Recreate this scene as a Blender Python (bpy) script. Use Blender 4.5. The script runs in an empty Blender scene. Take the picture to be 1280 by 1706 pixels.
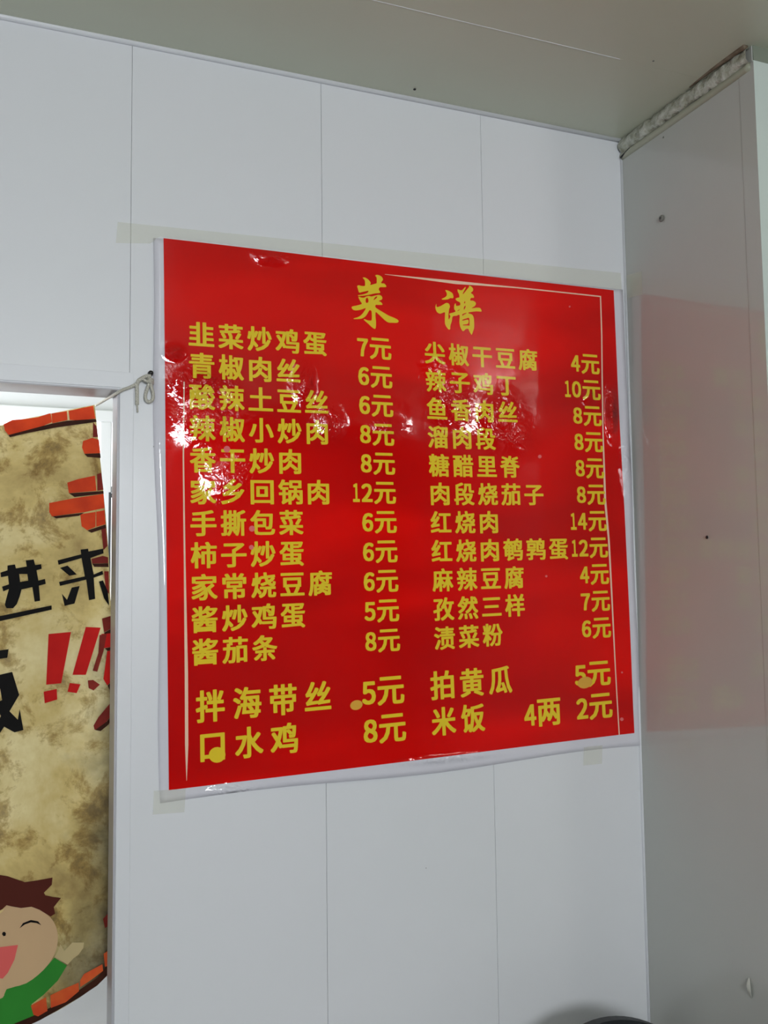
import bpy, bmesh, math, random
from mathutils import Vector, noise as mnoise
random.seed(7)
S = bpy.context.scene
COL = S.collection

# ------------------------------------------------------------------ camera
FPX, YAW, PITCH, ROLL = 1552.82, 0.385379552, 0.0751269208, -0.0122245359
EYE = Vector((0, 0, 1.62))
_F = Vector((math.sin(YAW)*math.cos(PITCH), math.cos(YAW)*math.cos(PITCH), math.sin(PITCH)))
_r = Vector((math.cos(YAW), -math.sin(YAW), 0)); _u = _r.cross(_F)
RT = math.cos(ROLL)*_r + math.sin(ROLL)*_u
UP = -math.sin(ROLL)*_r + math.cos(ROLL)*_u
cam = bpy.data.cameras.new('camera'); camo = bpy.data.objects.new('camera', cam); COL.objects.link(camo)
cam.sensor_fit = 'HORIZONTAL'; cam.sensor_width = 36; cam.lens = FPX/1280*36; cam.clip_start = .02
from mathutils import Matrix
M = Matrix((RT, UP, -_F)).transposed().to_4x4(); M.translation = EYE; camo.matrix_world = M
S.camera = camo

# ------------------------------------------------------------------ light and exposure
S.view_settings.view_transform = 'Standard'; S.view_settings.look = 'None'
S.view_settings.gamma = 1; S.view_settings.use_curve_mapping = False
S.view_settings.exposure = 0.0
w = bpy.data.worlds.new('sky'); S.world = w; w.use_nodes = True
w.node_tree.nodes['Background'].inputs[0].default_value = (.92, .96, 1, 1)
w.node_tree.nodes['Background'].inputs[1].default_value = 3
def area(name, loc, rot, sx, sy, L, col):
    l = bpy.data.lights.new(name, 'AREA'); l.shape = 'RECTANGLE'; l.size = sx; l.size_y = sy
    l.energy = L*math.pi*sx*sy; l.color = col
    o = bpy.data.objects.new(name, l); o.location = loc; o.rotation_euler = rot; COL.objects.link(o); return o
PI = math.pi; CEIL_Z = 2.648
RY = -2.2                                                     # rear wall, behind the camera
area('window_daylight', (.15, RY-.05, 1.97), (PI/2, 0, 0), 1.0, .70, 29.5, (.93, .97, 1))       # rear window, shines +y
area('vestibule_fill', (-1.52, 2.95, 1.6), (PI/2, 0, -PI/2), 1.4, 1.3, 10, (.95, .98, 1))    # unseen light added at the side to brighten the far wall

area('poster_glint_light', (2.38, -1.0, CEIL_Z-.08), (PI/2-.15, 0, 0), .36, .13, 34, (1, .98, .94))          # two unseen lights added behind the camera for glints on the poster
area('left_glint_light', (.98, -1.15, CEIL_Z-.02), (0, 0, 0), .28, .18, 20, (1, .98, .94))  # added to strengthen the glints on the poster's left

# ------------------------------------------------------------------ unprojection onto real planes
D = 1.75
def ray(px, py): return (px-640)/FPX*RT - (py-853)/FPX*UP + _F
def at_y(px, py, y=D):
    d = ray(px, py); return EYE + d*(y/d.y)
def at_x(px, py, x):
    d = ray(px, py); return EYE + d*(x/d.x)
def at_z(px, py, z):
    d = ray(px, py); return EYE + d*((z-EYE.z)/d.z)
XR = 1.322; CEIL = 2.648; YF = 1.335                          # right wall plane, ceiling, front face of the right wall block

# ------------------------------------------------------------------ materials
def lin(r, g, b):
    f = lambda c: c/12.92 if c <= .04045 else ((c+.055)/1.055)**2.4
    return (f(r/255), f(g/255), f(b/255), 1)
class NT:
    def __init__(s, name, rough=.5, spec=.5, ior=1.5):
        s.m = bpy.data.materials.new(name); s.m.use_nodes = True; s.t = s.m.node_tree
        s.b = s.t.nodes['Principled BSDF']; s.b.inputs['Roughness'].default_value = rough
        s.b.inputs['IOR'].default_value = ior; s.b.inputs['Specular IOR Level'].default_value = spec
    def n(s, typ, **kw):
        x = s.t.nodes.new(typ)
        for k, v in kw.items():
            if k.startswith('i_'): x.inputs[k[2:].replace('_', ' ')].default_value = v
            else: setattr(x, k, v)
        return x
    def l(s, a, b): s.t.links.new(a, b)
    def math(s, op, a, b=None):
        x = s.n('ShaderNodeMath', operation=op)
        for i, v in enumerate((a, b)):
            if v is None: continue
            if isinstance(v, (int, float)): x.inputs[i].default_value = v
            else: s.l(v, x.inputs[i])
        return x.outputs[0]
    def coord(s): return s.n('ShaderNodeTexCoord').outputs['Object']
    def noise(s, vec, scale, detail=3, rough=.5, dist=0):
        x = s.n('ShaderNodeTexNoise'); x.inputs['Scale'].default_value = scale; x.inputs['Detail'].default_value = detail
        x.inputs['Roughness'].default_value = rough; x.inputs['Distortion'].default_value = dist
        s.l(vec, x.inputs['Vector']); return x.outputs['Fac']
    def ramp(s, fac, stops):
        x = s.n('ShaderNodeValToRGB'); e = x.color_ramp.elements
        while len(e) < len(stops): e.new(.5)
        for el, (p, c) in zip(e, stops): el.position = p; el.color = c
        s.l(fac, x.inputs[0]); return x.outputs['Color']
    def mix(s, fac, a, b, mode='MIX'):
        x = s.n('ShaderNodeMix', data_type='RGBA', blend_type=mode)
        for i, v in ((0, fac), (6, a), (7, b)):
            if isinstance(v, (int, float, tuple)): x.inputs[i].default_value = v
            else: s.l(v, x.inputs[i])
        return x.outputs[2]
    def color(s, c):
        if isinstance(c, tuple): s.b.inputs['Base Color'].default_value = c
        else: s.l(c, s.b.inputs['Base Color'])
    def bump(s, h, dist=1.0, strength=1.0):
        x = s.n('ShaderNodeBump'); x.inputs['Strength'].default_value = strength; x.inputs['Distance'].default_value = dist
        s.l(h, x.inputs['Height']); s.l(x.outputs[0], s.b.inputs['Normal'])

def painted(name, c1, c2, rough, ior=1.5, bump=.00012, bscale=14):
    k = NT(name, rough, ior=ior); v = k.coord()
    k.color(k.ramp(k.noise(v, 1.7, 4), [(.35, c1), (.65, c2)]))
    k.bump(k.noise(v, bscale, 2), bump*100/bscale); return k.m
M_WALL = painted('white_panel_skin', (.80, .81, .85, 1), (.78, .80, .83, 1), .32, bump=.00003)
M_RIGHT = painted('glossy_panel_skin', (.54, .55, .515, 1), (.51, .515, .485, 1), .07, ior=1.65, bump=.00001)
M_CEIL = painted('ceiling_skin', (.62, .645, .52, 1), (.58, .60, .48, 1), .28, bump=.00004)
M_TRIM = painted('white_trim_plastic', (.80, .81, .85, 1), (.76, .78, .82, 1), .35)
M_FRONT = painted('pale_green_panel_end', (.66, .74, .68, 1), (.62, .70, .66, 1), .35)
M_GREYTRIM = painted('grey_lilac_trim', (.50, .49, .53, 1), (.46, .46, .50, 1), .4)
M_GREEN = painted('dull_green_trim', (.26, .29, .22, 1), (.22, .25, .2, 1), .5)
M_REAR = painted('dull_rear_wall', (.30, .30, .30, 1), (.26, .26, .27, 1), .6)
M_FLOOR = painted('grey_floor', (.36, .36, .36, 1), (.30, .30, .31, 1), .4)
M_PVC = painted('window_pvc', (.84, .85, .88, 1), (.80, .81, .84, 1), .3)
M_GASKET = painted('dark_gasket', (.06, .065, .075, 1), (.05, .055, .06, 1), .5)
M_BLACK = painted('black_plastic', (.012, .016, .018, 1), (.009, .012, .014, 1), .45)
M_METAL = painted('dull_metal', (.25, .25, .22, 1), (.18, .18, .16, 1), .4)
M_DARK = painted('black_screw', (.008, .008, .008, 1), (.012, .012, .012, 1), .35)
M_GREY = painted('grey_sill', (.55, .54, .58, 1), (.5, .5, .54, 1), .5)
M_SCRAP = painted('pale_scrap', (.62, .62, .56, 1), (.55, .56, .5, 1), .35)
def glass():
    k = NT('clear_glass', 0.0); k.color((1, 1, 1, 1)); k.b.inputs['Transmission Weight'].default_value = 1; k.b.inputs['IOR'].default_value = 1.05; return k.m
M_GLASS = glass()
M_BEAD = painted('olive_sealant', (.42, .42, .33, 1), (.36, .37, .28, 1), .35)
def rope_mat():
    k = NT('cream_cord', .6); v = k.coord()
    wv = k.n('ShaderNodeTexWave', bands_direction='DIAGONAL'); wv.inputs['Scale'].default_value = 130; k.l(v, wv.inputs['Vector'])
    k.color(k.ramp(wv.outputs['Fac'], [(0, (.50, .48, .41, 1)), (.6, (.62, .60, .53, 1))]))
    k.bump(wv.outputs['Fac'], .0006); return k.m
M_ROPE = rope_mat()
def foam_mat():
    k = NT('spray_foam', .25); v = k.coord(); n = k.noise(v, 60, 4, .6)
    k.color(k.ramp(n, [(.3, (.30, .30, .22, 1)), (.62, (.56, .57, .50, 1))])); k.bump(n, .006); return k.m
M_FOAM = foam_mat()
def rust_mat():
    k = NT('rusty_sealant', .6); v = k.coord()
    k.color(k.ramp(k.noise(v, 30, 4), [(.35, (.10, .065, .035, 1)), (.7, (.26, .21, .15, 1))])); return k.m
M_RUST = rust_mat()

# ------------------------------------------------------------------ mesh helpers
def link(name, me, mat, parent=None, smooth=False):
    o = bpy.data.objects.new(name, me); COL.objects.link(o)
    if mat: me.materials.append(mat)
    if parent is not None:
        off = world_loc(parent)
        for v in me.vertices: v.co -= off
        o.parent = parent
    if smooth:
        for p in me.polygons: p.use_smooth = True
    return o
def world_loc(o):
    v = Vector(o.location)
    while o.parent: o = o.parent; v += o.location
    return v
def mk(name, verts, faces, mat, parent=None, smooth=False):
    me = bpy.data.meshes.new(name); me.from_pydata([tuple(v) for v in verts], [], faces); me.update()
    return link(name, me, mat, parent, smooth)
def frombm(name, bm, mat, parent=None, smooth=False):
    me = bpy.data.meshes.new(name); bmesh.ops.recalc_face_normals(bm, faces=bm.faces); bm.to_mesh(me); bm.free()
    return link(name, me, mat, parent, smooth)
def empty(name, loc, label=None, cat=None, group=None, kind=None):
    o = bpy.data.objects.new(name, None); o.location = loc; o.empty_display_size = .05; COL.objects.link(o)
    return tag(o, label, cat, group, kind)
def tag(o, label=None, cat=None, group=None, kind=None):
    if label: o['label'] = label
    if cat: o['category'] = cat
    if group: o['group'] = group
    if kind: o['kind'] = kind
    return o
def box(bm, x0, x1, y0, y1, z0, z1, bev=0):
    r = bmesh.ops.create_cube(bm, size=1)['verts']
    for v in r: v.co = Vector((x0+(v.co.x+.5)*(x1-x0), y0+(v.co.y+.5)*(y1-y0), z0+(v.co.z+.5)*(z1-z0)))
    if bev: bmesh.ops.bevel(bm, geom=list({e for v in r for e in v.link_edges}), offset=bev, segments=2, affect='EDGES', profile=.5)
def B(*boxes, bev=0):
    bm = bmesh.new()
    for b in boxes: box(bm, *b, bev=bev)
    return bm
def tube(bm, pts, rad, seg=10, sub=6, taper=None):
    P = [Vector(p) for p in pts]; Q = []
    for i in range(len(P)-1):                                  # Catmull-Rom
        a, b, c, d = P[max(i-1, 0)], P[i], P[i+1], P[min(i+2, len(P)-1)]
        for k in range(sub):
            t = k/sub
            Q.append(.5*((2*b)+(c-a)*t+(2*a-5*b+4*c-d)*t*t+(3*b-a-3*c+d)*t**3))
    Q.append(P[-1]); rings = []; n = None
    for i, q in enumerate(Q):
        t = (Q[min(i+1, len(Q)-1)]-Q[max(i-1, 0)]).normalized()
        if n is None: n = t.orthogonal().normalized()
        n = (n-t*n.dot(t)).normalized(); bb = t.cross(n)
        r = rad*(taper(i/(len(Q)-1)) if taper else 1)
        rings.append([bm.verts.new(q+(n*math.cos(2*PI*k/seg)+bb*math.sin(2*PI*k/seg))*r) for k in range(seg)])
    for a, b in zip(rings, rings[1:]):
        for k in range(seg): bm.faces.new((a[k], a[(k+1) % seg], b[(k+1) % seg], b[k]))
    bm.faces.new(rings[0][::-1]); bm.faces.new(rings[-1])

# ------------------------------------------------------------------ the setting
def structure(name, loc=(0, 0, 0)): return empty(name, loc, kind='structure')
LX, EX, FY = -1.6, 2.6, 4.2                                   # left wall, side wall, far wall
DOORX0, DOORX1, DOORZ = -.66, .187, 1.980
tag(frombm('floor', B((LX-.1, EX+.1, RY-.1, FY+.1, -.1, 0)), M_FLOOR), kind='structure')
seam_y = at_z(652, 0, CEIL).y*.5 + at_z(1025, 103, CEIL).y*.5
ceil = frombm('ceiling', B((LX-.1, EX+.1, RY-.1, FY+.1, CEIL+.004, CEIL+.1)), M_CEIL); tag(ceil, kind='structure')
ys = [seam_y+k*.95 for k in range(-3, 4)]
for y in ys:
    if RY < y < D:
        bm = bmesh.new(); tube(bm, [(LX, y, CEIL), (at_z(1028, 103, CEIL).x if y > YF-.1 else EX, y, CEIL)], .0007, 6, 1); frombm('joint_bead', bm, M_TRIM, ceil)
ys = [RY-.1]+[y for y in ys if RY < y < D]+[D+.05]
for a, b in zip(ys, ys[1:]):
    frombm('ceiling_panel', B((LX-.05, EX, a+.0001, b-.0001, CEIL, CEIL+.004), bev=.0002), M_CEIL, ceil)
# back wall: core, skins with recessed joints
wb = frombm('wall_back', B((LX, DOORX0, D+.005, D+.075, 0, CEIL+.002), (DOORX0, DOORX1, D+.005, D+.075, DOORZ, CEIL+.002),
                           (DOORX1, EX, D+.005, D+.075, 0, CEIL+.002)), M_WALL); tag(wb, kind='structure')
J = [LX, -.91, -.54, -.167, .2055, .582, .950, XR+.002]; g = .0003
for i, (a, b) in enumerate(zip(J, J[1:])):
    bx = []
    if b <= DOORX0: bx = [(a+g, b-g, D, D+.005, 0, CEIL)]
    elif a < DOORX0: bx = [(a+g, DOORX0, D, D+.005, 0, CEIL), (DOORX0, b-g, D, D+.005, DOORZ, CEIL)]
    elif b < DOORX1+.03 and b < .2: bx = [(a+g, b-g, D, D+.005, DOORZ, CEIL)]
    elif a < DOORX1 < b: bx = [(a+g, b-g, D, D+.005, DOORZ, CEIL), (DOORX1, b-g, D, D+.005, 0, DOORZ)]
    else: bx = [(a+g, b-g, D, D+.005, 0, CEIL)]
    frombm('wall_panel', B(*bx, bev=.0005), M_WALL, wb)
# the right wall block: its long face looks left, its end face looks at the camera
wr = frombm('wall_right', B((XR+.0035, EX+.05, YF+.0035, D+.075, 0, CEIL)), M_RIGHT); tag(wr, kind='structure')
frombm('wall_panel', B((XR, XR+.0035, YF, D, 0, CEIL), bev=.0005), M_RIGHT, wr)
frombm('end_panel', B((XR, XR+.36, YF-.003, YF+.0034, 0, 2.618), (XR+.362, EX, YF-.003, YF+.0034, 0, 2.618), bev=.001), M_FRONT, wr)
frombm('corner_angle', B((XR-.0008, XR, YF-.004, YF+.035, 0, 2.615), bev=.0006), M_RIGHT, wr)
frombm('head_trim', B((XR+.002, EX, YF-.002, YF+.003, 2.6185, CEIL)), M_GREEN, wr)
for nm, b in (('wall_left', (LX-.1, LX, RY-.1, D+.04, 0, CEIL)), ('wall_side', (EX, EX+.1, RY-.1, FY+.1, 0, CEIL)),
              ):
    tag(frombm(nm, B(b), M_REAR if nm == 'wall_side' else M_WALL), kind='structure')
# rear wall with the window that lights the room
wx0, wx1, wz0, wz1 = -.35, .65, 1.62, 2.32
tag(frombm('wall_rear', B((LX, wx0, RY-.1, RY, 0, CEIL), (wx1, EX, RY-.1, RY, 0, CEIL), (wx0, wx1, RY-.1, RY, 0, wz0), (wx0, wx1, RY-.1, RY, wz1, CEIL)), M_REAR), kind='structure')
wn = frombm('window_2', B((wx0, wx1, RY-.04, RY+.01, wz0, wz0+.04), (wx0, wx1, RY-.04, RY+.01, wz1-.04, wz1), (wx0, wx0+.04, RY-.04, RY+.01, wz0, wz1),
                          (wx1-.04, wx1, RY-.04, RY+.01, wz0, wz1), (.13, .17, RY-.04, RY+.01, wz0, wz1), bev=.003), M_PVC); tag(wn, kind='structure')
# vestibule behind the opening
tag(frombm('wall_vestibule', B((LX-.1, LX, D+.04, 2.25, 0, CEIL), (LX-.1, LX, 3.65, FY, 0, CEIL), (LX-.1, LX, 2.25, 3.65, 0, .95), (LX-.1, LX, 2.25, 3.65, 2.25, CEIL)), M_WALL), kind='structure')
zt = at_y(175, 705, FY).z; zs = at_y(192, 1008, FY).z; fx0, fx1 = -1.1, 1.2
tag(frombm('wall_far', B((LX, fx0, FY, FY+.1, 0, CEIL), (fx1, EX, FY, FY+.1, 0, CEIL), (fx0, fx1, FY, FY+.1, 0, zs), (fx0, fx1, FY, FY+.1, zt, CEIL)), M_WALL), kind='structure')
mx0, mx1 = at_y(165, 800, FY).x, at_y(184, 800, FY).x
zm0, zm1 = at_y(190, 822, FY).z, at_y(190, 811, FY).z
w1 = empty('window_1', (0, FY, 0), kind='structure')
frombm('window_frame', B((fx0, fx1, FY-.04, FY+.05, zt-.001, zt+.05), (fx0, fx1, FY-.05, FY+.05, zs-.04, zs), (fx0, fx0+.05, FY-.04, FY+.05, zs, zt), (fx1-.05, fx1, FY-.04, FY+.05, zs, zt),
                         (mx0, mx1, FY-.04, FY+.05, zs, zt), (mx1, fx1-.05, FY-.03, FY+.04, zm0, zm1), bev=.004), M_PVC, w1)
gw = (mx1-mx0)*.22
frombm('gasket', B((mx1-gw, mx1, FY-.045, FY-.04, zs, zm0), (mx1-gw, fx1-.05, FY-.035, FY-.03, zm0-.022, zm0-.004)), M_GASKET, w1)
frombm('glass_pane', B((fx0+.05, mx0, FY+.01, FY+.014, zs, zt), ), M_GLASS, w1)
frombm('glass_pane', B((mx1, fx1-.05, FY+.01, FY+.014, zm1, zt), ), M_GLASS, w1)
frombm('glass_pane', B((mx1, fx1-.05, FY+.01, FY+.014, zs, zm0), ), M_GLASS, w1)
# opening trims (jamb and head), grey return inside
HZ = 2.012
t1 = frombm('trim_1', B((DOORX0-.035, DOORX1+.026, D-.002, D, DOORZ+.0025, HZ), bev=.0007), M_TRIM); tag(t1, kind='structure')
t2 = frombm('trim_2', B((DOORX1+.001, DOORX1+.026, D-.003, D, 0, DOORZ+.0025), bev=.0009), M_TRIM); tag(t2, kind='structure')
t3 = frombm('trim_3', B((DOORX0, DOORX1, D-.004, D+.076, DOORZ-.003, DOORZ-.0002), (DOORX1-.0035, DOORX1-.0002, D-.004, D+.076, 0, DOORZ-.003),
                        (DOORX0-.004, DOORX0+.002, D-.004, D+.076, 0, DOORZ), bev=.0004), M_GREYTRIM); tag(t3, kind='structure')
# cove along the ceiling and bead in the corner
bm = bmesh.new(); tube(bm, [(LX, D-.002, CEIL-.001), (XR, D-.002, CEIL-.001)], .006, 12, 1)
tag(frombm('trim_4', bm, M_TRIM, smooth=True), kind='structure')
bm = bmesh.new(); tube(bm, [(XR-.001, D-.001, 0), (XR-.001, D-.001, CEIL-.03)], .0035, 10, 1)
tag(frombm('trim_5', bm, M_TRIM, smooth=True), kind='structure')

# sealing strip between ceiling and right wall
z_lo, z_mid = 2.603, 2.618
fs = empty('foam_seal', (XR, (D+YF)/2, 2.62), 'lumpy whitish foam seal squeezed along the ceiling above the right wall', 'seal')
bm = bmesh.new(); tube(bm, [(XR+.001, YF+.004, z_lo+.006), (XR+.001, 1.55, z_lo+.004), (XR+.001, D-.004, z_lo+.004)], .0085, 10, 10)
frombm('sealant_bead', bm, M_BEAD, fs, True)
bm = bmesh.new(); NS, NR = 90, 14; rings = []
for i in range(NS+1):
    y = YF+.003+(D-.008-YF)*i/NS; ring = []
    for k in range(NR):
        a = 2*PI*k/NR; rr = 1+.35*mnoise.noise(Vector((math.cos(a)*1.3, y*55, math.sin(a)*1.3)))+.18*mnoise.noise(Vector((math.cos(a)*3, y*140, math.sin(a)*3)))
        ring.append(bm.verts.new((XR-.001+.011*rr*math.cos(a), y, 2.631+.0165*rr*math.sin(a))))
    rings.append(ring)
for a, b in zip(rings, rings[1:]):
    for k in range(NR): bm.faces.new((a[k], a[(k+1) % NR], b[(k+1) % NR], b[k]))
frombm('foam_bead', bm, M_FOAM, fs, True)
bm = bmesh.new(); tube(bm, [(XR-.012, YF+.002, CEIL-.001), (XR-.013, 1.42, CEIL), (XR-.009, 1.50, CEIL+.001)], .006, 8, 8, lambda t: 1-.6*t)
frombm('rusty_edge', bm, M_RUST, fs, True)
bm = bmesh.new(); tube(bm, [(XR-.006, D-.006, 2.603), (XR-.006, D-.04, 2.611)], .0028, 8, 4, lambda t: 1-.6*t)
frombm('dark_gap', bm, M_DARK, fs, True)

# ------------------------------------------------------------------ the menu poster
def poster_h(x, z):                                            # how far the sheet stands off the wall
    h = .0030+.0018*math.sin(x*7.5+z*2.1)+.0012*math.sin(z*9+x*3.4+1)
    e = max(0, (x-1.27)/.045); h += .0018*e*e*(1+.5*math.sin(z*18))
    e = max(0, (.30-x)/.06); h += .0*e*(.6+.4*math.sin(z*6))
    return h
RQ = [at_y(272, 398), at_y(1020, 485), at_y(1056, 1221), at_y(281, 1316)]        # the red print: TL TR BR BL
OQ = [at_y(253, 397), at_y(1036, 484), at_y(1067, 1243), at_y(268, 1338)]        # the white sheet
def bil(Q, u, v): return (1-v)*((1-u)*Q[0]+u*Q[1])+v*((1-u)*Q[3]+u*Q[2])
POFF = 0
def on_sheet(p, lift): return Vector((p.x, D-poster_h(p.x, p.z)-lift, p.z))
POST = empty('menu_poster', (.78, D, 1.78), 'large glossy red menu poster with yellow Chinese lettering and white margin on the white wall', 'poster')
def laminate(name, col, rough=.055, print_fn=None):
    k = NT(name, rough, spec=.5); v = k.coord()
    k.color(print_fn(k, v) if print_fn else col)
    sep = k.n('ShaderNodeSeparateXYZ'); k.l(v, sep.inputs[0]); X, Z = sep.outputs[0], sep.outputs[2]
    tot = None
    for (px, py, rx, rz, amp) in BLOBS:
        c = at_y(px, py)-Vector((.78, D, 1.78)); mpp = 1.22e-3
        dx = k.math('DIVIDE', k.math('SUBTRACT', X, c.x), rx*mpp); dz = k.math('DIVIDE', k.math('SUBTRACT', Z, c.z), rz*mpp)
        d2 = k.math('ADD', k.math('MULTIPLY', dx, dx), k.math('MULTIPLY', dz, dz))
        e = k.math('MULTIPLY', k.math('EXPONENT', k.math('MULTIPLY', d2, -1)), amp)
        tot = e if tot is None else k.math('ADD', tot, e)
    n1 = k.noise(v, 26, 2.5, .55, .9); n2 = k.noise(v, 90, 2, .5, .3)
    crump = k.math('ADD', k.math('MULTIPLY', n1, .022), k.math('MULTIPLY', n2, .0060))
    h = k.math('MULTIPLY', crump, tot)
    base = k.math('ADD', k.math('MULTIPLY', k.noise(v, 9, 2), .0011), k.math('MULTIPLY', k.noise(v, 55, 2), .00006))
    k.bump(k.math('ADD', h, base)); return k.m
BLOBS = [(335, 640, 34, 22, .9), (350, 700, 34, 30, .8), (290, 588, 12, 9, .8), (505, 640, 14, 26, .9), (545, 700, 22, 26, .5), (640, 712, 26, 16, .5),
         (722, 600, 26, 20, .3), (750, 655, 30, 40, .4), (835, 700, 34, 40, .36), (870, 735, 22, 24, .3), (1018, 690, 10, 36, 1.6), (1040, 765, 11, 50, .35),
         (385, 800, 30, 30, .35), (450, 430, 22, 10, .6), (390, 1318, 34, 10, .6), (735, 1264, 90, 6, .35), (980, 660, 14, 14, .5)]
def redprint(k, v):
    mp = k.n('ShaderNodeMapping'); mp.inputs['Rotation'].default_value = (0, -.55, 0); mp.inputs['Scale'].default_value = (1, 1, 3.2); k.l(v, mp.inputs[0])
    f = k.noise(mp.outputs[0], 1.6, 1.5, .4, .6)
    return k.ramp(f, [(.36, lin(200, 6, 6)), (.5, lin(216, 6, 4)), (.64, lin(238, 8, 4))])
M_PAPER = laminate('white_laminate', (.74, .73, .80, 1))
M_RED = laminate('red_print', None, print_fn=redprint)
M_YEL = laminate('yellow_print', (.88, .64, .033, 1))
M_LINE = laminate('pale_border_print', (.95, .66, .48, 1))
M_PINK = laminate('pink_spot_print', lin(240, 120, 120))
def grid(name, Q, nu, nv, lift, mat, parent, thick=0, edge=None):
    vs, fs_ = [], []
    for j in range(nv+1):
        for i in range(nu+1):
            p = bil(Q, i/nu, j/nv)
            if edge: p = edge(p, i/nu, j/nv)
            vs.append(on_sheet(p, lift))
    for j in range(nv):
        for i in range(nu):
            a = j*(nu+1)+i; fs_.append((a, a+nu+1, a+nu+2, a+1))
    o = mk(name, vs, fs_, mat, parent, True)
    if thick:
        bm = bmesh.new(); bm.from_mesh(o.data); r = bmesh.ops.extrude_face_region(bm, geom=bm.faces[:])
        for v in r['geom']:
            if isinstance(v, bmesh.types.BMVert): v.co.y += thick
        bmesh.ops.recalc_face_normals(bm, faces=bm.faces); bm.to_mesh(o.data); bm.free()
        for p in o.data.polygons: p.use_smooth = abs(p.normal.y) > .5
    return o
def sheet_edge(p, u, v):
    q = p.copy()
    q.z += .004*math.sin(u*9)*max(0, (v-.9)*10)
    q.x += .003*math.sin(v*11+1)*(max(0, (.1-u)*10)-.6*max(0, (u-.9)*10)); return q
grid('paper_sheet', OQ, 90, 90, .0, M_PAPER, POST, .0003, sheet_edge)
grid('red_print', RQ, 80, 80, .0007, M_RED, POST)

# printed marks lie on the sheet, each in the sheet's own (u, v)
dg = None
_cache = {}
def glyph(ch, weight):
    key = (ch, weight)
    if key not in _cache:
        c = bpy.data.curves.new('g', 'FONT'); c.body = ch; c.resolution_u = 3
        o = bpy.data.objects.new('g', c); COL.objects.link(o); bpy.context.view_layer.update()
        me = bpy.data.meshes.new_from_object(o.evaluated_get(bpy.context.evaluated_depsgraph_get()))
        v0 = [v.co.copy() for v in me.vertices]; f0 = [tuple(p.vertices) for p in me.polygons]; vs, fc = [], []
        for k in range(8):                                     # strokes widened the way a bold cut is: copies of the outline pushed outwards
            a = PI*k/4; d = Vector((weight*max(-.8, min(.8, math.cos(a)))*1.3, weight*.75*max(-.8, min(.8, math.sin(a)))*1.1, k)); b = len(vs)
            vs += [v+d for v in v0]; fc += [tuple(i+b for i in f) for f in f0]
        bpy.data.objects.remove(o); bpy.data.curves.remove(c); bpy.data.meshes.remove(me)
        x0, x1 = min(v.x for v in vs), max(v.x for v in vs); y0, y1 = min(v.y for v in vs), max(v.y for v in vs)
        _cache[key] = (vs, fc, (x0, x1, y0, y1))
    return _cache[key]
def put(V, Fc, ch, u0, u1, v0, v1, weight, natural=False):
    """ink box of the glyph goes to u0..u1, v0..v1 of the poster"""
    vs, fc, (x0, x1, y0, y1) = glyph('０１２３４５６７８９'[int(ch)] if ch.isdigit() else ch, weight); b = len(V)
    for v in vs:
        u = u0+(v.x-x0)/(x1-x0)*(u1-u0); vv = v1+(v.y-y0)/(y1-y0)*(v0-v1)
        V.append(on_sheet(bil(RQ, u, vv), .0013+.00003*v.z))
    Fc += [tuple(i+b for i in f) for f in fc]
WC, WD = .030, .044
def cjk_row(text, u0, pitch, gw, vc, gh, name='dish_lettering'):
    V, Fc = [], []
    for i, ch in enumerate(text):
        vs, fc, (x0, x1, y0, y1) = glyph(ch, WC)
        # em square mapped to the character cell, so that flat characters such as 三 keep their shape
        cx, cy = .5, .38
        hw = min(1, (x1-x0)/.96)*gw/2; hh = min(1, (y1-y0)/.97)*gh/2
        uc = u0+gw/2+i*pitch+((x0+x1)/2/CJKW-.5)*gw*.6; v_ = vc-((y0+y1)/2-CY)*gh*.9
        put(V, Fc, ch, uc-hw, uc+hw, v_-hh, v_+hh, WC)
    return mk(name, V, Fc, M_YEL, POST)
b_ = glyph('国', WC)[2]; CJKW = b_[0]+b_[1]; CY = (b_[2]+b_[3])/2
print('CJK cell', b_, CJKW)
def price(digits, u_r, vtop, gw, gh, dw, dh, unit='元', dleft=None):
    V, Fc = [], []
    put(V, Fc, unit, u_r-gw, u_r, vtop, vtop+gh, WC)
    u = u_r-gw-.003
    for ch in reversed(digits):
        k = .62 if ch == '1' else 1
        put(V, Fc, ch, u-dw*k, u, vtop+gh-dh-.004, vtop+gh-.004, WD); u -= dw+.0035 if ch != '1' else dw
    return mk('price_lettering', V, Fc, M_YEL, POST)
LEFT = [('韭菜炒鸡蛋', '7'), ('青椒肉丝', '6'), ('酸辣土豆丝', '6'), ('辣椒小炒肉', '8'), ('香干炒肉', '8'), ('家乡回锅肉', '12'),
        ('手撕包菜', '6'), ('柿子炒蛋', '6'), ('家常烧豆腐', '6'), ('酱炒鸡蛋', '5'), ('酱茄条', '8')]
RIGHT = [('尖椒干豆腐', '4'), ('辣子鸡丁', '10'), ('鱼香肉丝', '8'), ('溜肉段', '8'), ('糖醋里脊', '8'), ('肉段烧茄子', '8'),
         ('红烧肉', '14'), ('红烧肉鹌鹑蛋', '12'), ('麻辣豆腐', '4'), ('孜然三样', '7'), ('渍菜粉', '6')]
for i, (s, p) in enumerate(LEFT):
    vt = .1535+.0585*i
    cjk_row(s, .0435, .0556, .0480, vt+.0235, .0485); price(p, .4525, vt+.001, .0475, .0445, .0235, .037)
for i, (s, p) in enumerate(RIGHT):
    vt = .1535+.0588*i
    cjk_row(s, .527, .0552, .0470, vt+.0235, .0475); price(p, .953-.0002*i, vt+.0, .0475, .0450, .0235, .037)
cjk_row('拌海带丝', .0490, .0680, .0530, .860, .0585); cjk_row('口水鸡', .0520, .0672, .0530, .932, .0575)
cjk_row('拍黄瓜', .5150, .0663, .0545, .859, .0580); cjk_row('米饭', .5145, .0663, .0545, .931, .0575)
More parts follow.
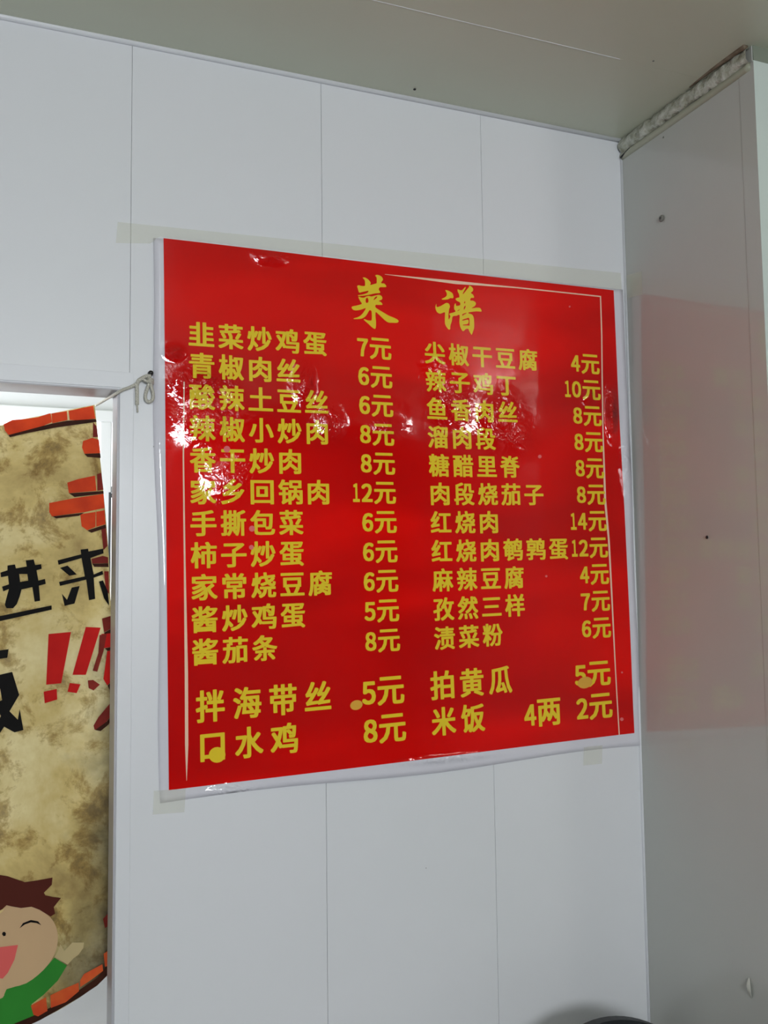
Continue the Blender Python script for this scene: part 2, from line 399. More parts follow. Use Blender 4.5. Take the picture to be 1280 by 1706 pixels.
price('5', .4580, .832, .0575, .055, .0290, .0445); price('8', .4590, .905, .0575, .055, .0290, .0445)
price('5', .9455, .836, .0590, .054, .0290, .0445); price('2', .9465, .906, .0590, .055, .0290, .0445)
price('4', .8165, .906, .0570, .057, .0290, .0445, unit='两')

def uv_of_px(px, py, Q=None):
    return at_y(px, py)
def poly(V, Fc, pts, lift, surf, fine=0):
    """triangulated outline (bmesh fill), laid on the surface"""
    bm = bmesh.new(); loops = pts if isinstance(pts[0][0], (tuple, list)) else [pts]
    es = []
    for L in loops:
        vv = [bm.verts.new((x, 0, -y)) for x, y in L]
        es += [bm.edges.new((vv[i], vv[(i+1) % len(vv)])) for i in range(len(vv))]
    bmesh.ops.triangle_fill(bm, use_beauty=True, use_dissolve=False, edges=es, normal=(0, -1, 0))
    for _ in range(5 if fine else 0):
        long = [e for e in bm.edges if e.calc_length() > fine]
        if not long: break
        bmesh.ops.subdivide_edges(bm, edges=long, cuts=1); bmesh.ops.triangulate(bm, faces=[f for f in bm.faces if len(f.verts) > 3])
    bm.verts.index_update(); b = len(V)
    for v in bm.verts: V.append(surf(v.co.x, -v.co.z, lift))
    for f in bm.faces:
        idx = [v.index for v in f.verts]
        if f.normal.y > 0: idx.reverse()
        Fc.append(tuple(i+b for i in idx))
    bm.free()
def smooth_loop(L, n=3):
    out = []
    for i in range(len(L)):
        a, b, c, d = [Vector(L[(i+k) % len(L)]) for k in (-1, 0, 1, 2)]
        for k in range(n):
            t = k/n; q = .5*((2*b)+(c-a)*t+(2*a-5*b+4*c-d)*t*t+(3*b-a-3*c+d)*t**3); out.append((q.x, q.y))
    return out
def p_surf(px, py, lift): return on_sheet(at_y(px, py), lift)
def crop(pts, ox, oy, s): return [(ox+x/s, oy+y/s) for x, y in pts]
# title, brush style
V, Fc = [], []
C1 = lambda L: smooth_loop(crop(L, 575, 450, 12.8), 3)
cai = [C1([(370, 170), (410, 165), (470, 195), (520, 245), (540, 285), (530, 325), (630, 300), (665, 285), (668, 230), (665, 165), (640, 135), (650, 112), (690, 110), (750, 130), (790, 170), (800, 215), (775, 250), (765, 285),
           (830, 295), (865, 330), (870, 365), (800, 370), (740, 372), (715, 400), (715, 430), (740, 470), (730, 495), (640, 503), (520, 530), (400, 552), (290, 562), (265, 548), (330, 535), (400, 520), (470, 490), (490, 450),
           (440, 458), (360, 475), (300, 490), (280, 465), (262, 400), (250, 350), (285, 332), (340, 345), (410, 345), (418, 290), (410, 225), (385, 195)]),
       C1([(275, 585), (300, 580), (340, 595), (400, 595), (440, 572), (500, 560), (560, 570), (640, 548), (720, 535), (770, 560), (788, 600), (770, 640), (710, 665), (760, 690), (790, 745), (700, 750), (645, 750), (640, 800),
           (700, 845), (800, 905), (920, 975), (1030, 1020), (1110, 1060), (1135, 1100), (1100, 1130), (1010, 1130), (920, 1125), (850, 1085), (780, 1020), (700, 945), (645, 905), (640, 1000), (650, 1110), (645, 1230), (620, 1262),
           (560, 1225), (480, 1150), (420, 1100), (388, 1065), (410, 1055), (470, 1080), (545, 1085), (560, 1040), (560, 940), (550, 880), (510, 865), (470, 930), (420, 1000), (340, 1045), (250, 1055), (180, 1055), (175, 1040),
           (260, 1015), (330, 970), (390, 900), (430, 820), (340, 850), (230, 870), (160, 855), (130, 815), (145, 785), (240, 765), (345, 730), (320, 680), (290, 625)]),
       ]
holes = [C1([(440, 610), (470, 600), (490, 650), (480, 700), (440, 705), (430, 660)]), C1([(600, 635), (640, 580), (680, 570), (665, 600), (610, 645)])]
poly(V, Fc, [cai[0]], .0014, p_surf); poly(V, Fc, [cai[1]]+holes, .0014, p_surf)
mk('title_lettering', V, Fc, M_YEL, POST)
V, Fc = [], []
C2 = lambda L: smooth_loop(crop(L, 715, 465, 12.8), 3)
poly(V, Fc, [C2([(345, 238), (400, 250), (460, 280), (500, 320), (515, 385), (500, 412), (450, 410), (400, 435), (320, 445), (268, 438), (275, 420), (330, 395), (370, 355), (370, 300), (350, 265)])], .0014, p_surf)
poly(V, Fc, [C2([(150, 530), (152, 575), (170, 600), (240, 580), (310, 540), (365, 512), (420, 530), (440, 590), (425, 640), (412, 720), (408, 800), (415, 865), (450, 800), (430, 760), (435, 738), (520, 715), (560, 690), (535, 650), (530, 600), (540, 540), (565, 525), (575, 575), (655, 560),
               (650, 500), (590, 470), (560, 430), (590, 405), (640, 390), (630, 320), (605, 270), (605, 222), (650, 240), (700, 240), (765, 175), (770, 200), (722, 290), (718, 328), (790, 240), (845, 170), (840, 145), (890, 160), (930, 210), (925, 260), (885, 300), (930, 335), (952, 390), (940, 405), (885, 410),
               (872, 460), (930, 465), (985, 500), (990, 545), (960, 585), (900, 625), (1000, 615), (1080, 622), (1110, 670), (1105, 698), (1020, 692), (930, 700), (840, 715), (840, 735), (910, 760), (945, 820), (955, 920), (955, 1040), (935, 1110), (905, 1190), (885, 1170), (850, 1110), (830, 1065),
               (780, 1068), (735, 1110), (700, 1100), (660, 1020), (642, 920), (645, 770), (580, 785), (500, 800), (480, 900), (450, 1000), (448, 1060), (425, 1082), (385, 1050), (340, 970), (332, 870), (335, 780), (328, 710), (240, 740), (180, 720), (145, 670), (130, 600)]),
             C2([(700, 770), (720, 745), (790, 722), (785, 738), (735, 765), (712, 785)]), C2([(705, 872), (800, 840), (850, 838), (858, 990), (840, 995), (725, 990), (722, 975), (825, 955), (828, 870), (720, 888)]),
             C2([(742, 500), (762, 475), (765, 510), (748, 525)]), C2([(738, 610), (765, 570), (772, 600), (740, 660)]), C2([(600, 680), (650, 645), (640, 665), (612, 685)])], .0014, p_surf)
mk('title_lettering', V, Fc, M_YEL, POST)
# border lines and spots
def strip(pts, widths, mat, name, parent, surf, lift, sub=10):
    V, Fc = [], []
    P = []
    for i in range(len(pts)-1):
        for k in range(sub):
            t = k/sub; P.append((pts[i][0]*(1-t)+pts[i+1][0]*t, pts[i][1]*(1-t)+pts[i+1][1]*t, widths[i]*(1-t)+widths[i+1]*t))
    P.append((*pts[-1], widths[-1]))
    for i, (x, y, w_) in enumerate(P):
        a, b = P[max(i-1, 0)], P[min(i+1, len(P)-1)]; dx, dy = b[0]-a[0], b[1]-a[1]; n = math.hypot(dx, dy) or 1
        for s in (-1, 1): V.append(surf(x-s*dy/n*w_/2, y+s*dx/n*w_/2, lift))
    for i in range(len(P)-1): Fc.append((2*i, 2*i+2, 2*i+3, 2*i+1))
    return mk(name, V, Fc, mat, parent)
strip([(641, 457.5), (700, 464), (760, 471), (800, 474.5), (860, 480), (999, 495.5)], [.6, 3, 5.5, 3.5, 2, 2], M_LINE, 'border_line', POST, p_surf, .0012)
strip([(998, 494.5), (1000.5, 560), (1003, 720), (1006, 834), (1012, 900), (1024.5, 1118), (1031, 1224)], [2, 2, 2, 3.5, 3, 1.8, 1.8], M_LINE, 'border_line', POST, p_surf, .0012)
strip([(306, 637), (305, 760), (307.5, 940), (310, 1120), (310.5, 1240), (310.5, 1300)], [2, 2.4, 3, 5.5, 5.5, .8], M_LINE, 'border_line', POST, p_surf, .0012)
def disc(name, cx, cy, rx, ry, mat, lift, parent, surf, rot=0, n=20):
    V, Fc = [], []
    poly(V, Fc, [(cx+rx*math.cos(a)*math.cos(rot)-ry*math.sin(a)*math.sin(rot), cy+rx*math.cos(a)*math.sin(rot)+ry*math.sin(a)*math.cos(rot)) for a in [2*PI*k/n for k in range(n)]], lift, surf)
    return mk(name, V, Fc, mat, parent)
M_GOLD = laminate('gold_spot_print', (.80, .42, .06, 1))
for (x, y, rx, ry, m) in [(592, 1174, 10.5, 8, M_GOLD), (361, 1257, 14, 13, M_YEL), (974, 1137, 12.5, 9.5, M_GOLD)]: disc('printed_spot', x, y, rx, ry, m, .0016, POST, p_surf, -.3)
for (x, y, r) in [(1035, 1198, 3), (898, 761, 3), (1035, 1120, 1.6), (377, 749, 5.5), (419, 881, 5), (418, 912, 4), (947, 512, 1.6), (909, 960, 2)]: disc('printed_spot', x, y, r, r, M_PINK, .0016, POST, p_surf, n=12)

# ------------------------------------------------------------------ tapes
def tape_mat():
    k = NT('clear_yellow_tape', .12); v = k.coord(); k.color((.80, .80, .56, 1)); k.b.inputs['Alpha'].default_value = .2
    k.bump(k.noise(v, 40, 2), .0006); return k.m
M_TAPE = tape_mat()
def tape(pts, label, group=None, lift=.0012, nu=40):
    """quad TL TR BR BL in photo coordinates, laid over wall and sheet"""
    tp, bt = pts; V, Fc = [], []; nv = 4
    def run(L, u):
        ds = [math.hypot(b[0]-a[0], b[1]-a[1]) for a, b in zip(L, L[1:])]; t = u*sum(ds)
        for a, b, d_ in zip(L, L[1:], ds):
            if t <= d_+1e-6: return at_y(a[0]+(b[0]-a[0])*t/d_, a[1]+(b[1]-a[1])*t/d_)
            t -= d_
        return at_y(*L[-1])
    Q = [at_y(*tp[0]), at_y(*tp[-1]), at_y(*bt[-1]), at_y(*bt[0])]
    inr = lambda p: OQ[0].x-.002 < p.x < OQ[1].x+.01 and OQ[3].z-.01 < p.z < OQ[0].z+.012
    c = (Q[0]+Q[2])/2; e = empty('adhesive_tape', (c.x, D, c.z), label, 'tape', group)
    for j in range(nv+1):
        for i in range(nu+1):
            p = run(tp, i/nu).lerp(run(bt, i/nu), j/nv); V.append(Vector((p.x, D-(poster_h(p.x, p.z)+lift if inr(p) else .0009), p.z)))
    for j in range(nv):
        for i in range(nu): a = j*(nu+1)+i; Fc.append((a, a+nu+1, a+nu+2, a+1))
    mk('tape_film', V, Fc, M_TAPE, e, True); return e
tape([[(196, 370), (1034, 455)], [(193, 405), (254, 406), (262, 395.5), (1036, 484)]], 'long strip of yellowish clear tape along the top edge of the red poster', nu=120, lift=.002)
tape([[(256, 1317), (309, 1313)], [(254, 1357), (307, 1353)]], 'short yellowish tape piece at the bottom left corner of the poster', lift=.0016, nu=10)
tape([[(972, 1245), (1003, 1241)], [(971, 1275), (1002, 1272)]], 'short yellowish tape piece below the bottom right part of the poster', lift=.0016, nu=10)
# the strip turns the corner onto the right wall
e = empty('adhesive_tape', (XR, D-.02, 2.3), 'small folded end of clear tape in the corner right of the poster', 'tape')
V = []; zt_, zb_ = at_y(1038, 462).z, at_y(1040, 500).z
for k in range(7):
    t = k/6; y = D-.012-.05*t; x = XR-.0045*(1-t)-.0008+.0006*math.sin(t*9)
    V += [Vector((x-.0015*math.sin(t*7), y, zt_-.004*t)), Vector((x, y, zb_-.004*t))]
mk('tape_film', V, [(2*k, 2*k+1, 2*k+3, 2*k+2) for k in range(6)], M_TAPE, e, True)

# ------------------------------------------------------------------ screws, holes, scrap
def screw(p, nrm, r, mat, label, depth=.004, slot=True):
    e = empty('screw', p, label, 'screw'); n = Vector(nrm); q = n.to_track_quat('Z', 'Y')
    bm = bmesh.new(); prof = [(r*.55, -.001), (r*.6, depth*.3), (r, depth*.35), (r*.92, depth*.75), (r*.55, depth), (0.0001, depth)]
    seg = 16; rings = [[bm.verts.new(q @ Vector((rr*math.cos(2*PI*k/seg), rr*math.sin(2*PI*k/seg), h))) for k in range(seg)] for rr, h in prof]
    for a, b in zip(rings, rings[1:]):
        for k in range(seg): bm.faces.new((a[k], a[(k+1) % seg], b[(k+1) % seg], b[k]))
    for v in bm.verts: v.co += Vector(p)
    frombm('screw_head', bm, mat, e, True)
    return e
screw(at_y(250, 623.5, D), (0, -1, 0), .0052, M_DARK, 'black screw holding the cream cord beside the door opening', .016)
screw(at_y(257, 744, D), (0, -1, 0), .0018, M_METAL, 'tiny dark nail in the white wall left of the poster', .002)
screw(at_y(710, 1446, D), (0, -1, 0), .0012, M_GREY, 'faint tiny nail in the white wall below the poster', .0015)
screw(at_z(691, 148, CEIL), (0, 0, -1), .0030, M_DARK, 'small black screw in the ceiling above the poster', .003)
screw(at_z(1089, 101, CEIL), (0, 0, -1), .0022, M_METAL, 'tiny dull screw in the ceiling near the foam seal', .002)
b_o = screw(at_x(1104, 364, XR), (-1, 0, 0), .0075, M_METAL, 'dull grey bolt high on the right wall beside the corner', .006)
bm = bmesh.new(); q = at_x(1104, 364, XR)
bmesh.ops.create_circle(bm, cap_ends=True, radius=.0034, segments=6)
for v in bm.verts: v.co = Vector((q.x-.0063, q.y+v.co.x, q.z+v.co.y))
frombm('bolt_socket', bm, M_DARK, b_o)
screw(at_x(1106, 229, XR), (-1, 0, 0), .0022, M_METAL, 'tiny screw on the right wall just under the ceiling', .002)
screw(at_x(1179, 895, XR), (-1, 0, 0), .0036, M_DARK, 'small black screw in the middle of the right wall', .003)
V, Fc = [], []; c = at_x(1251, 1646, XR)
for j in range(9):
    t = j/8; w_ = .006*math.sin(PI*(.08+.84*t))
    for s in (-1, 0, 1): V.append(Vector((c.x-.001-.007*math.sin(PI*t)*(1-.4*abs(s)), c.y-.004*(t-.5)+s*w_, c.z+.018-.036*t)))
for j in range(8):
    for k in range(2): a = j*3+k; Fc.append((a, a+1, a+4, a+3))
tag(mk('tape_scrap', V, Fc, M_SCRAP, None, True), 'small pale curled scrap stuck low on the right wall', 'scrap')

# ------------------------------------------------------------------ banner behind the opening
YB = D+.135
def bw(x, z):
    return .010*math.sin(x*14+z*1.2)+.006*math.sin(z*5+x*6)+.06*max(0, (x-.10))**1.5*8
def b_surf(px, py, lift):
    p = at_y(px, py, YB)
    for _ in range(3): p = at_y(px, py, YB+bw(p.x, p.z)-lift)
    return p
BAN = empty('hanging_banner', (-.2, YB, 1.4), 'brick and parchment printed banner with black lettering and a laughing boy in the doorway', 'banner')
def parch():
    k = NT('parchment_print', .55, .25); v = k.coord()
    f1 = k.noise(v, 4, 6, .65, .2); f2 = k.noise(v, 13, 7, .7, .3)
    base = k.ramp(f1, [(.30, lin(158, 130, 74)), (.46, lin(214, 190, 122)), (.62, lin(240, 224, 170))])
    spots = k.ramp(f2, [(.34, lin(110, 84, 44)), (.42, lin(190, 170, 130)), (.50, (1, 1, 1, 1))])
    col = k.mix(.75, base, spots, 'MULTIPLY')
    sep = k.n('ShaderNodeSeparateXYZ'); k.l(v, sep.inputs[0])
    # printed dark torn rim with some dimness painted in, right side, heavier near the foot
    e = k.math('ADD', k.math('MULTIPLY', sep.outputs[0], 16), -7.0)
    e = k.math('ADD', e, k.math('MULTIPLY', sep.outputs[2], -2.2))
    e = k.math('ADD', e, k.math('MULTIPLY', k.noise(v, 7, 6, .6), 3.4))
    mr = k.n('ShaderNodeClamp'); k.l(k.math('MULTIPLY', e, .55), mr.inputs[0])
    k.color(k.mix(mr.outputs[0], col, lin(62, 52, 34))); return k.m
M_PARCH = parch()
def flat(name, c, c2=None, sc=20):
    k = NT(name, .6, .12); v = k.coord(); k.color(k.ramp(k.noise(v, sc, 4), [(.35, c), (.65, c2 or c)])); return k.m
M_BRICK = flat('brick_print', lin(226, 74, 30), lin(200, 58, 26)); M_BRICKD = flat('dull_brick_print', lin(140, 44, 34), lin(110, 34, 28))
M_SHAD = flat('dark_shadow_print', lin(62, 28, 14), lin(48, 22, 12)); M_INK = flat('black_ink', lin(8, 8, 8), lin(14, 10, 8)); M_RINK = flat('red_ink', lin(205, 28, 24), lin(196, 24, 22))
M_HAIR = flat('brown_print', lin(84, 34, 24)); M_SKIN = flat('skin_print', lin(206, 172, 132)); M_MOUTH = flat('pink_print', lin(226, 100, 96)); M_SHIRT = flat('green_print', lin(52, 140, 50), lin(44, 122, 44), 3)
M_HAND = flat('hand_print', lin(196, 176, 130)); M_BRICKO = flat('orange_brick_print', lin(214, 92, 44), lin(196, 60, 34))
def P(px, py): return at_y(px, py, YB)
# outline in world x, z: right edge by height, top and bottom by x
RE = [P(157, 676), P(163, 730), P(170, 800), P(176, 860), P(182, 930), P(185, 1000), P(190, 1100), P(193, 1200), P(195, 1300), P(197, 1450), P(197, 1550), P(190, 1614)]
def xr(z):
    for a, b in zip(RE, RE[1:]):
        if b.z <= z <= a.z: t = (a.z-z)/(a.z-b.z); return a.x*(1-t)+b.x*t
    return RE[0].x if z > RE[0].z else RE[-1].x
TOP = [(-.75, P(-300, 745).z), (P(-120, 722).x, P(-120, 722).z), (P(0, 707).x, P(0, 707).z), (P(20, 700).x, P(20, 700).z), (P(60, 694).x, P(60, 694).z), (P(110, 685).x, P(110, 685).z), (P(157, 676).x, P(157, 676).z)]
BOT = [(-.75, P(-300, 1700).z), (P(-200, 1730).x, P(-200, 1730).z), (P(-60, 1745).x, P(-60, 1745).z), (P(20, 1722).x, P(20, 1722).z), (P(66, 1701).x, P(66, 1701).z), (P(98, 1683).x, P(98, 1683).z), (P(131, 1663).x, P(131, 1663).z), (P(162, 1642).x, P(162, 1642).z), (P(190, 1614).x, P(190, 1614).z)]
def lut(T, x):
    if x <= T[0][0]: return T[0][1]
    for a, b in zip(T, T[1:]):
        if x <= b[0]: t = (x-a[0])/(b[0]-a[0]); return a[1]*(1-t)+b[1]*t
    return T[-1][1]
V, Fc = [], []; NU, NV = 110, 80; xl = -.62
for j in range(NV+1):
    for i in range(NU+1):
        s, t = i/NU, j/NV
        xt = xl+s*(RE[0].x-xl); xb = xl+s*(RE[-1].x-xl); z = lut(TOP, xt)*(1-t)+lut(BOT, xb)*t; x = xl+s*(xr(z)-xl)
        V.append(Vector((x, YB+bw(x, z), z)))
for j in range(NV):
    for i in range(NU): a = j*(NU+1)+i; Fc.append((a, a+NU+1, a+NU+2, a+1))
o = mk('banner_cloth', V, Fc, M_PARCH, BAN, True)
bm = bmesh.new(); bm.from_mesh(o.data); r = bmesh.ops.extrude_face_region(bm, geom=bm.faces[:])
for v in r['geom']:
    if isinstance(v, bmesh.types.BMVert): v.co.y += .0006
bmesh.ops.recalc_face_normals(bm, faces=bm.faces); bm.to_mesh(o.data); bm.free()
for p in o.data.polygons: p.use_smooth = abs(p.normal.y) > .3
def dense(L, step=4):
    out = []
    for a, b in zip(L, L[1:]+L[:1]):
        n = max(1, int(math.hypot(b[0]-a[0], b[1]-a[1])/step))
        out += [(a[0]+(b[0]-a[0])*k/n, a[1]+(b[1]-a[1])*k/n) for k in range(n)]
    return out
def bprint(name, polys, mat, lift, sm=False):
    V, Fc = [], []
    for L in polys:
        Ls = L if isinstance(L[0][0], (tuple, list)) else [L]
        Ls = [smooth_loop(q, 3) if sm else dense(q) for q in Ls]; poly(V, Fc, Ls, lift, b_surf, 9)
    me = bpy.data.meshes.new(name); me.from_pydata([tuple(v) for v in V], [], Fc)
    return link(name, me, mat, BAN)
A = lambda L: crop(L, 0, 600, 4.264); Bc = lambda L: crop(L, 0, 1000, 4.264); Cc = lambda L: crop(L, 0, 1380, 4.571)
BR = [A([(25, 455), (90, 425), (180, 418), (270, 405), (345, 380), (360, 378), (370, 440), (290, 475), (130, 520), (60, 530), (35, 500)]), A([(366, 379), (475, 362), (480, 425), (372, 448)]), A([(487, 360), (662, 324), (678, 415), (560, 428), (495, 425)]),
      A([(590, 575), (655, 552), (702, 565), (713, 660), (600, 665), (583, 620)]), A([(478, 870), (555, 845), (675, 820), (685, 928), (490, 945)]), A([(350, 1015), (530, 980), (736, 950), (743, 1050), (600, 1080), (480, 1095), (370, 1110), (350, 1080)]),
      A([(570, 1095), (680, 1078), (678, 1185), (620, 1208), (580, 1180)]), A([(684, 1077), (743, 1066), (750, 1165), (684, 1184)])]
for q in BR: bprint('brick_print', [q], M_BRICK, .0012)
BD = [A([(662, 440), (686, 470), (698, 545), (660, 548)]), A([(690, 810), (720, 800), (735, 920), (692, 928)]), A([(720, 1195), (752, 1192), (764, 1320), (735, 1350)]), A([(650, 1412), (730, 1390), (768, 1400), (770, 1442), (655, 1445)]), A([(740, 1500), (772, 1500), (776, 1660), (752, 1640)]),
      Bc([(725, 130), (786, 112), (792, 200), (740, 228)]), Bc([(665, 890), (700, 830), (808, 702), (815, 780), (760, 860), (700, 920), (672, 920)]), Bc([(790, 800), (818, 790), (822, 895), (790, 888)]), Bc([(772, 1545), (800, 1540), (802, 1640), (780, 1640)]),
      Bc([(795, 1090), (818, 1085), (820, 1160), (800, 1160)]), Cc([(785, 690), (845, 622), (860, 720), (800, 760)])]
for q in BD: bprint('brick_print', [q], M_BRICKD, .0012)
BO = [Cc([(826, 310), (862, 310), (862, 400), (832, 390)]), Cc([(790, 955), (862, 905), (862, 1030), (800, 1055)]), Cc([(610, 1160), (640, 1110), (780, 1035), (786, 1085), (700, 1150), (610, 1210)]), Cc([(384, 1272), (480, 1225), (600, 1175), (602, 1240), (500, 1325), (388, 1368)]),
      Cc([(235, 1350), (350, 1285), (362, 1390), (290, 1432), (255, 1420)])]
for q in BO: bprint('brick_print', [q], M_BRICKO, .0018)
bprint('red_patch_print', [Bc([(720, 240), (797, 232), (803, 330), (740, 340)]), Bc([(762, 362), (803, 352), (812, 560), (762, 605), (735, 560)])], M_RINK, .0012)
for q in ([A([(60, 532), (370, 450), (480, 430), (680, 418), (688, 438), (400, 478), (200, 517), (70, 547)]), A([(600, 666), (713, 661), (716, 695), (620, 687)]), A([(490, 946), (735, 929), (737, 948), (530, 972)]),
                        A([(374, 1110), (600, 1083), (560, 1106), (400, 1124)]), A([(620, 1210), (750, 1168), (754, 1192), (650, 1226)]), A([(655, 1446), (770, 1443), (772, 1470), (670, 1468)]), Bc([(676, 922), (760, 862), (816, 782), (818, 800), (770, 885), (715, 930)]),
                        Bc([(740, 230), (795, 200), (798, 232), (742, 240)]), Bc([(745, 342), (803, 330), (805, 352), (765, 360)]), Bc([(765, 606), (812, 562), (816, 640), (790, 660)])]): bprint('shadow_print', [q], M_SHAD, .0014)  # drawn shadows under the bricks, coloured into the banner print
EDGE = [(188, 1616), (162, 1642), (131, 1662.5), (98, 1682), (66, 1700), (20, 1721)]
bprint('shadow_print', [EDGE+[(20, 1707), (66, 1688), (98, 1671), (131, 1650), (162, 1629), (186, 1600)]], M_SHAD, .0015)  # shadow band painted along the banner's lower edge
Lc = lambda L: crop(L, 0, 900, 6.4); Mc = lambda L: crop(L, 0, 1060, 6.4)
bprint('black_lettering', [[Lc([(5, 345), (80, 320), (80, 270), (160, 258), (170, 300), (285, 280), (275, 215), (360, 205), (375, 265), (440, 255), (445, 305), (390, 320), (410, 430), (480, 412), (488, 465), (415, 485), (428, 645), (370, 655), (345, 500), (230, 525), (210, 600), (180, 680), (140, 725), (70, 725), (52, 690), (60, 650), (95, 520), (35, 545), (22, 495), (95, 470), (85, 380), (10, 395)]),
                            Lc([(205, 360), (292, 360), (300, 430), (215, 445)])], Lc([(-220, 850), (0, 808), (550, 695), (552, 740), (0, 863), (-210, 905)])], M_INK, .0016)
bprint('black_lettering', [Lc([(615, 215), (865, 150), (860, 100), (940, 90), (945, 120), (1100, 90), (1105, 140), (965, 190), (1000, 365), (1095, 325), (1100, 365), (1000, 400), (1015, 625), (950, 640), (920, 420), (640, 487), (630, 445), (905, 385), (870, 190), (625, 262)]),
                           Lc([(640, 295), (720, 270), (820, 365), (740, 378)]), Lc([(765, 505), (850, 488), (795, 675), (690, 700), (660, 570), (715, 635)]), Lc([(1055, 440), (1098, 428), (1150, 545), (1165, 700), (1110, 620)])], M_INK, .0016)
bprint('black_lettering', [Mc([(-150, 170), (0, 150), (92, 138), (78, 230), (0, 240), (-150, 262)]), [Mc([(-120, 440), (0, 410), (130, 380), (205, 625), (102, 800), (190, 890), (210, 775), (250, 1000), (155, 1025), (45, 965), (-60, 1120), (-150, 1150), (-60, 980), (10, 850), (-80, 700)]),
                           Mc([(-40, 540), (2, 560), (22, 680), (0, 690)])]], M_INK, .0016)
bprint('red_lettering', [Bc([(345, 240), (505, 225), (435, 590), (328, 600)]), Bc([(310, 650), (403, 630), (407, 705), (318, 732)])], M_RINK, .0016)
bprint('red_lettering', [Bc([(610, 190), (715, 195), (610, 530), (515, 530)]), Bc([(495, 588), (572, 597), (545, 660), (480, 650)])], M_RINK, .0016)
E5 = lambda L: crop(L, 120, 1000, 5.69)
bprint('red_lettering', [E5([(262, 330), (330, 320), (300, 480), (240, 678), (196, 668), (250, 500)]), E5([(150, 760), (200, 755), (265, 800), (205, 855), (158, 832)])], M_BRICKD, .0018)
sh = Cc([(-300, 1330), (-60, 1310), (20, 1290), (50, 1225), (200, 1180), (330, 1080), (415, 985), (510, 1045), (440, 1160), (330, 1270), (240, 1340), (290, 1440), (180, 1500), (-100, 1580), (-300, 1600)])
bprint('shirt_print', [sh], M_SHIRT, .0014)
bprint('face_print', [Cc([(-300, 760), (-150, 640), (0, 650), (50, 588), (160, 607), (240, 597), (300, 620), (385, 680), (430, 760), (440, 860), (410, 970), (330, 1080), (200, 1180), (50, 1225), (20, 1290), (-100, 1300), (-280, 1150), (-330, 950)])], M_SKIN, .0018, True)
bprint('hair_print', [Cc([(-300, 520), (-200, 400), (-100, 360), (0, 355), (60, 365), (190, 410), (290, 395), (400, 375), (395, 430), (335, 490), (345, 510), (400, 522), (465, 530), (410, 600), (420, 650), (385, 672), (300, 620), (240, 597), (160, 607), (90, 595), (50, 585), (20, 615), (-60, 660), (-250, 740), (-330, 640)])], M_HAIR, .0021)
bprint('mouth_print', [Cc([(-180, 900), (0, 905), (137, 888), (110, 1000), (60, 1100), (20, 1145), (-80, 1130), (-160, 1020)])], M_MOUTH, .0022)
bprint('eye_print', [Cc([(148, 762), (175, 722), (235, 698), (290, 708), (315, 738), (280, 722), (235, 716), (190, 732)])], M_INK, .0023)
bprint('nose_print', [Cc([(15, 805), (22, 790), (36, 788), (46, 800), (42, 818), (26, 822)])], M_INK, .0023)
bprint('hand_print', [Cc([(415, 980), (440, 940), (460, 882), (490, 935), (550, 870), (640, 870), (635, 910), (600, 960), (560, 990), (515, 1038)])], M_HAND, .0019)

# ------------------------------------------------------------------ cord from the screw to the banner
def W(px, py, off): return at_y(px, py, D-off)
RO = empty('cord', W(244, 640, 0), 'cream cord tied to the black screw and holding the banner corner', 'cord')
bm = bmesh.new(); tube(bm, [W(251, 626, .012), W(243, 627, .013), (W(235, 631, .011)), W(228, 639, .009), W(216, 645.5, .006), W(205, 649.5, .008), W(193, 656, .006), at_y(180, 663.5, D+.07), at_y(169, 670, D+.10), P(158, 676)-Vector((0, -.004, 0))], .0032, 8, 8, lambda t: 1.1-.35*t)
frombm('long_strand', bm, M_ROPE, RO, True)
bm = bmesh.new(); tube(bm, [W(240, 630, .014), W(232, 633, .013), W(228.5, 641, .008), W(228.5, 655, .006), W(228.5, 674, .006)], .0036, 8, 8)
tube(bm, [W(228.5, 673, .006), W(229, 680, .005), W(229.5, 687, .004)], .0016, 6, 4)
frombm('tail_strand', bm, M_ROPE, RO, True)
bm = bmesh.new(); tube(bm, [W(250, 634, .014), W(246.5, 645, .011), W(243, 656, .009), W(243, 665, .008), W(248.5, 669.5, .008), W(254.5, 665, .008), W(255, 655, .009), W(252.5, 645, .012), W(251, 634, .015)], .0031, 8, 8)
frombm('loop_strand', bm, M_ROPE, RO, True)
bm = bmesh.new()
for k in range(3): tube(bm, [W(246, 631+3*k, .010), W(250, 630.5+3*k, .018), W(255, 633+3*k, .011), W(250.5, 635+3*k, .004), W(246, 631+3*k, .010)], .0022, 8, 5)
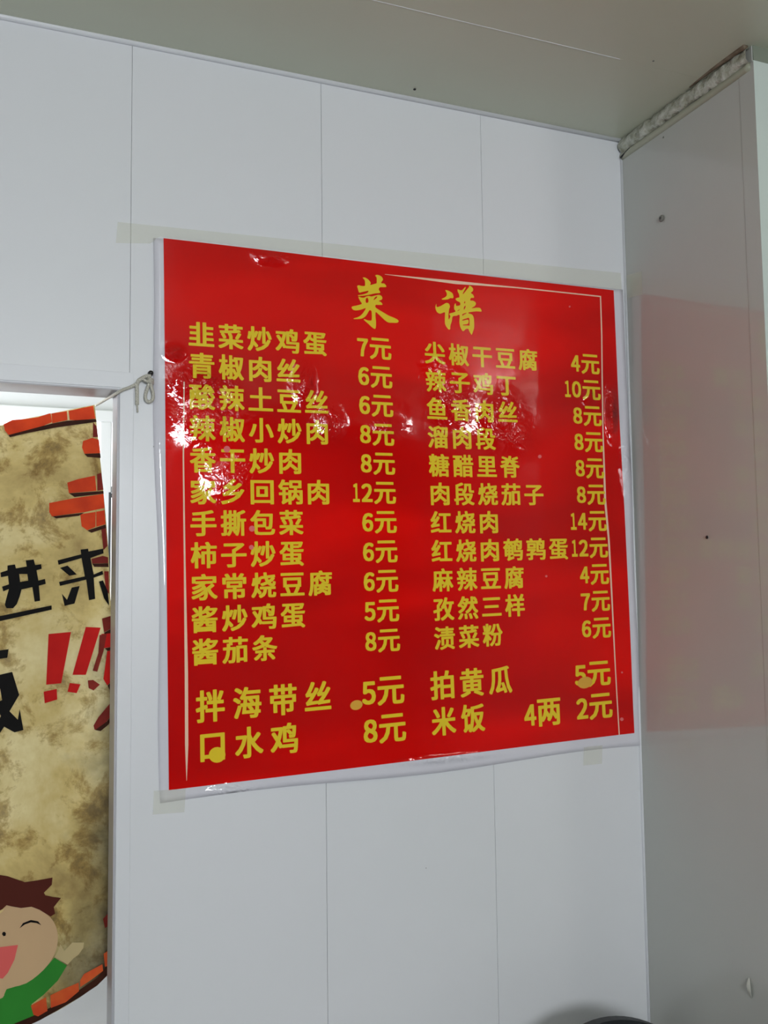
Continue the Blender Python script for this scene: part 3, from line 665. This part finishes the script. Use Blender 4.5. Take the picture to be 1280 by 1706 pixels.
tube(bm, [W(236, 629, .011), W(242, 634, .016), W(248, 636, .014)], .0026, 8, 6)
frombm('knot', bm, M_ROPE, RO, True)

# ------------------------------------------------------------------ black chair below the poster (only the crest of its backrest enters the picture)
cy = 1.56; top = at_y(1010, 1702, cy); cxx = top.x
CH = empty('chair', (cxx, cy-.2, 0), 'black plastic chair with rounded backrest standing below the poster, only its top edge in view', 'chair')
def shell(name, prof, yfun, th):
    bm = bmesh.new(); n = len(prof); c = bm.verts.new((cxx, yfun(0, sum(z for _, z in prof)/n), sum(z for _, z in prof)/n)); fr = [bm.verts.new((cxx+x, yfun(x, z), z)) for x, z in prof]
    for i in range(n): bm.faces.new((c, fr[i], fr[(i+1) % n]))
    bmesh.ops.subdivide_edges(bm, edges=bm.edges[:], cuts=2, use_grid_fill=True)
    r = bmesh.ops.extrude_face_region(bm, geom=bm.faces[:])
    for v in r['geom']:
        if isinstance(v, bmesh.types.BMVert): v.co.y += th
    return frombm(name, bm, M_BLACK, CH)
R_ = .252; prof = [(R_*math.sin(a), top.z-R_+R_*math.cos(a)) for a in [math.radians(d) for d in range(-52, 53, 4)]]
prof += [(.205, top.z-.16), (.20, top.z-.25), (.17, top.z-.33), (-.17, top.z-.33), (-.20, top.z-.25), (-.205, top.z-.16)]
shell('backrest', prof, lambda x, z: cy-.25*x*x*4-(top.z-z)*.12*0, .018)
sz = .45
frombm('seat', B((cxx-.21, cxx+.21, cy-.43, cy-.02, sz-.022, sz), bev=.01), M_BLACK, CH)
for sx in (-1, 1):
    for sy in (0, 1):
        bm = bmesh.new(); x0 = cxx+sx*.18; y0 = cy-.04-sy*.36
        tube(bm, [(x0, y0, sz-.01), (x0+sx*.02, y0+(.03 if sy == 0 else -.02), .001)], .013, 10, 2)
        frombm('leg', bm, M_BLACK, CH, True)
    bm = bmesh.new(); tube(bm, [(cxx+sx*.175, cy-.05, sz-.005), (cxx+sx*.175, cy-.025, sz+.06), (cxx+sx*.175, cy-.012, top.z-.28)], .012, 10, 4)
    frombm('back_post', bm, M_BLACK, CH, True)
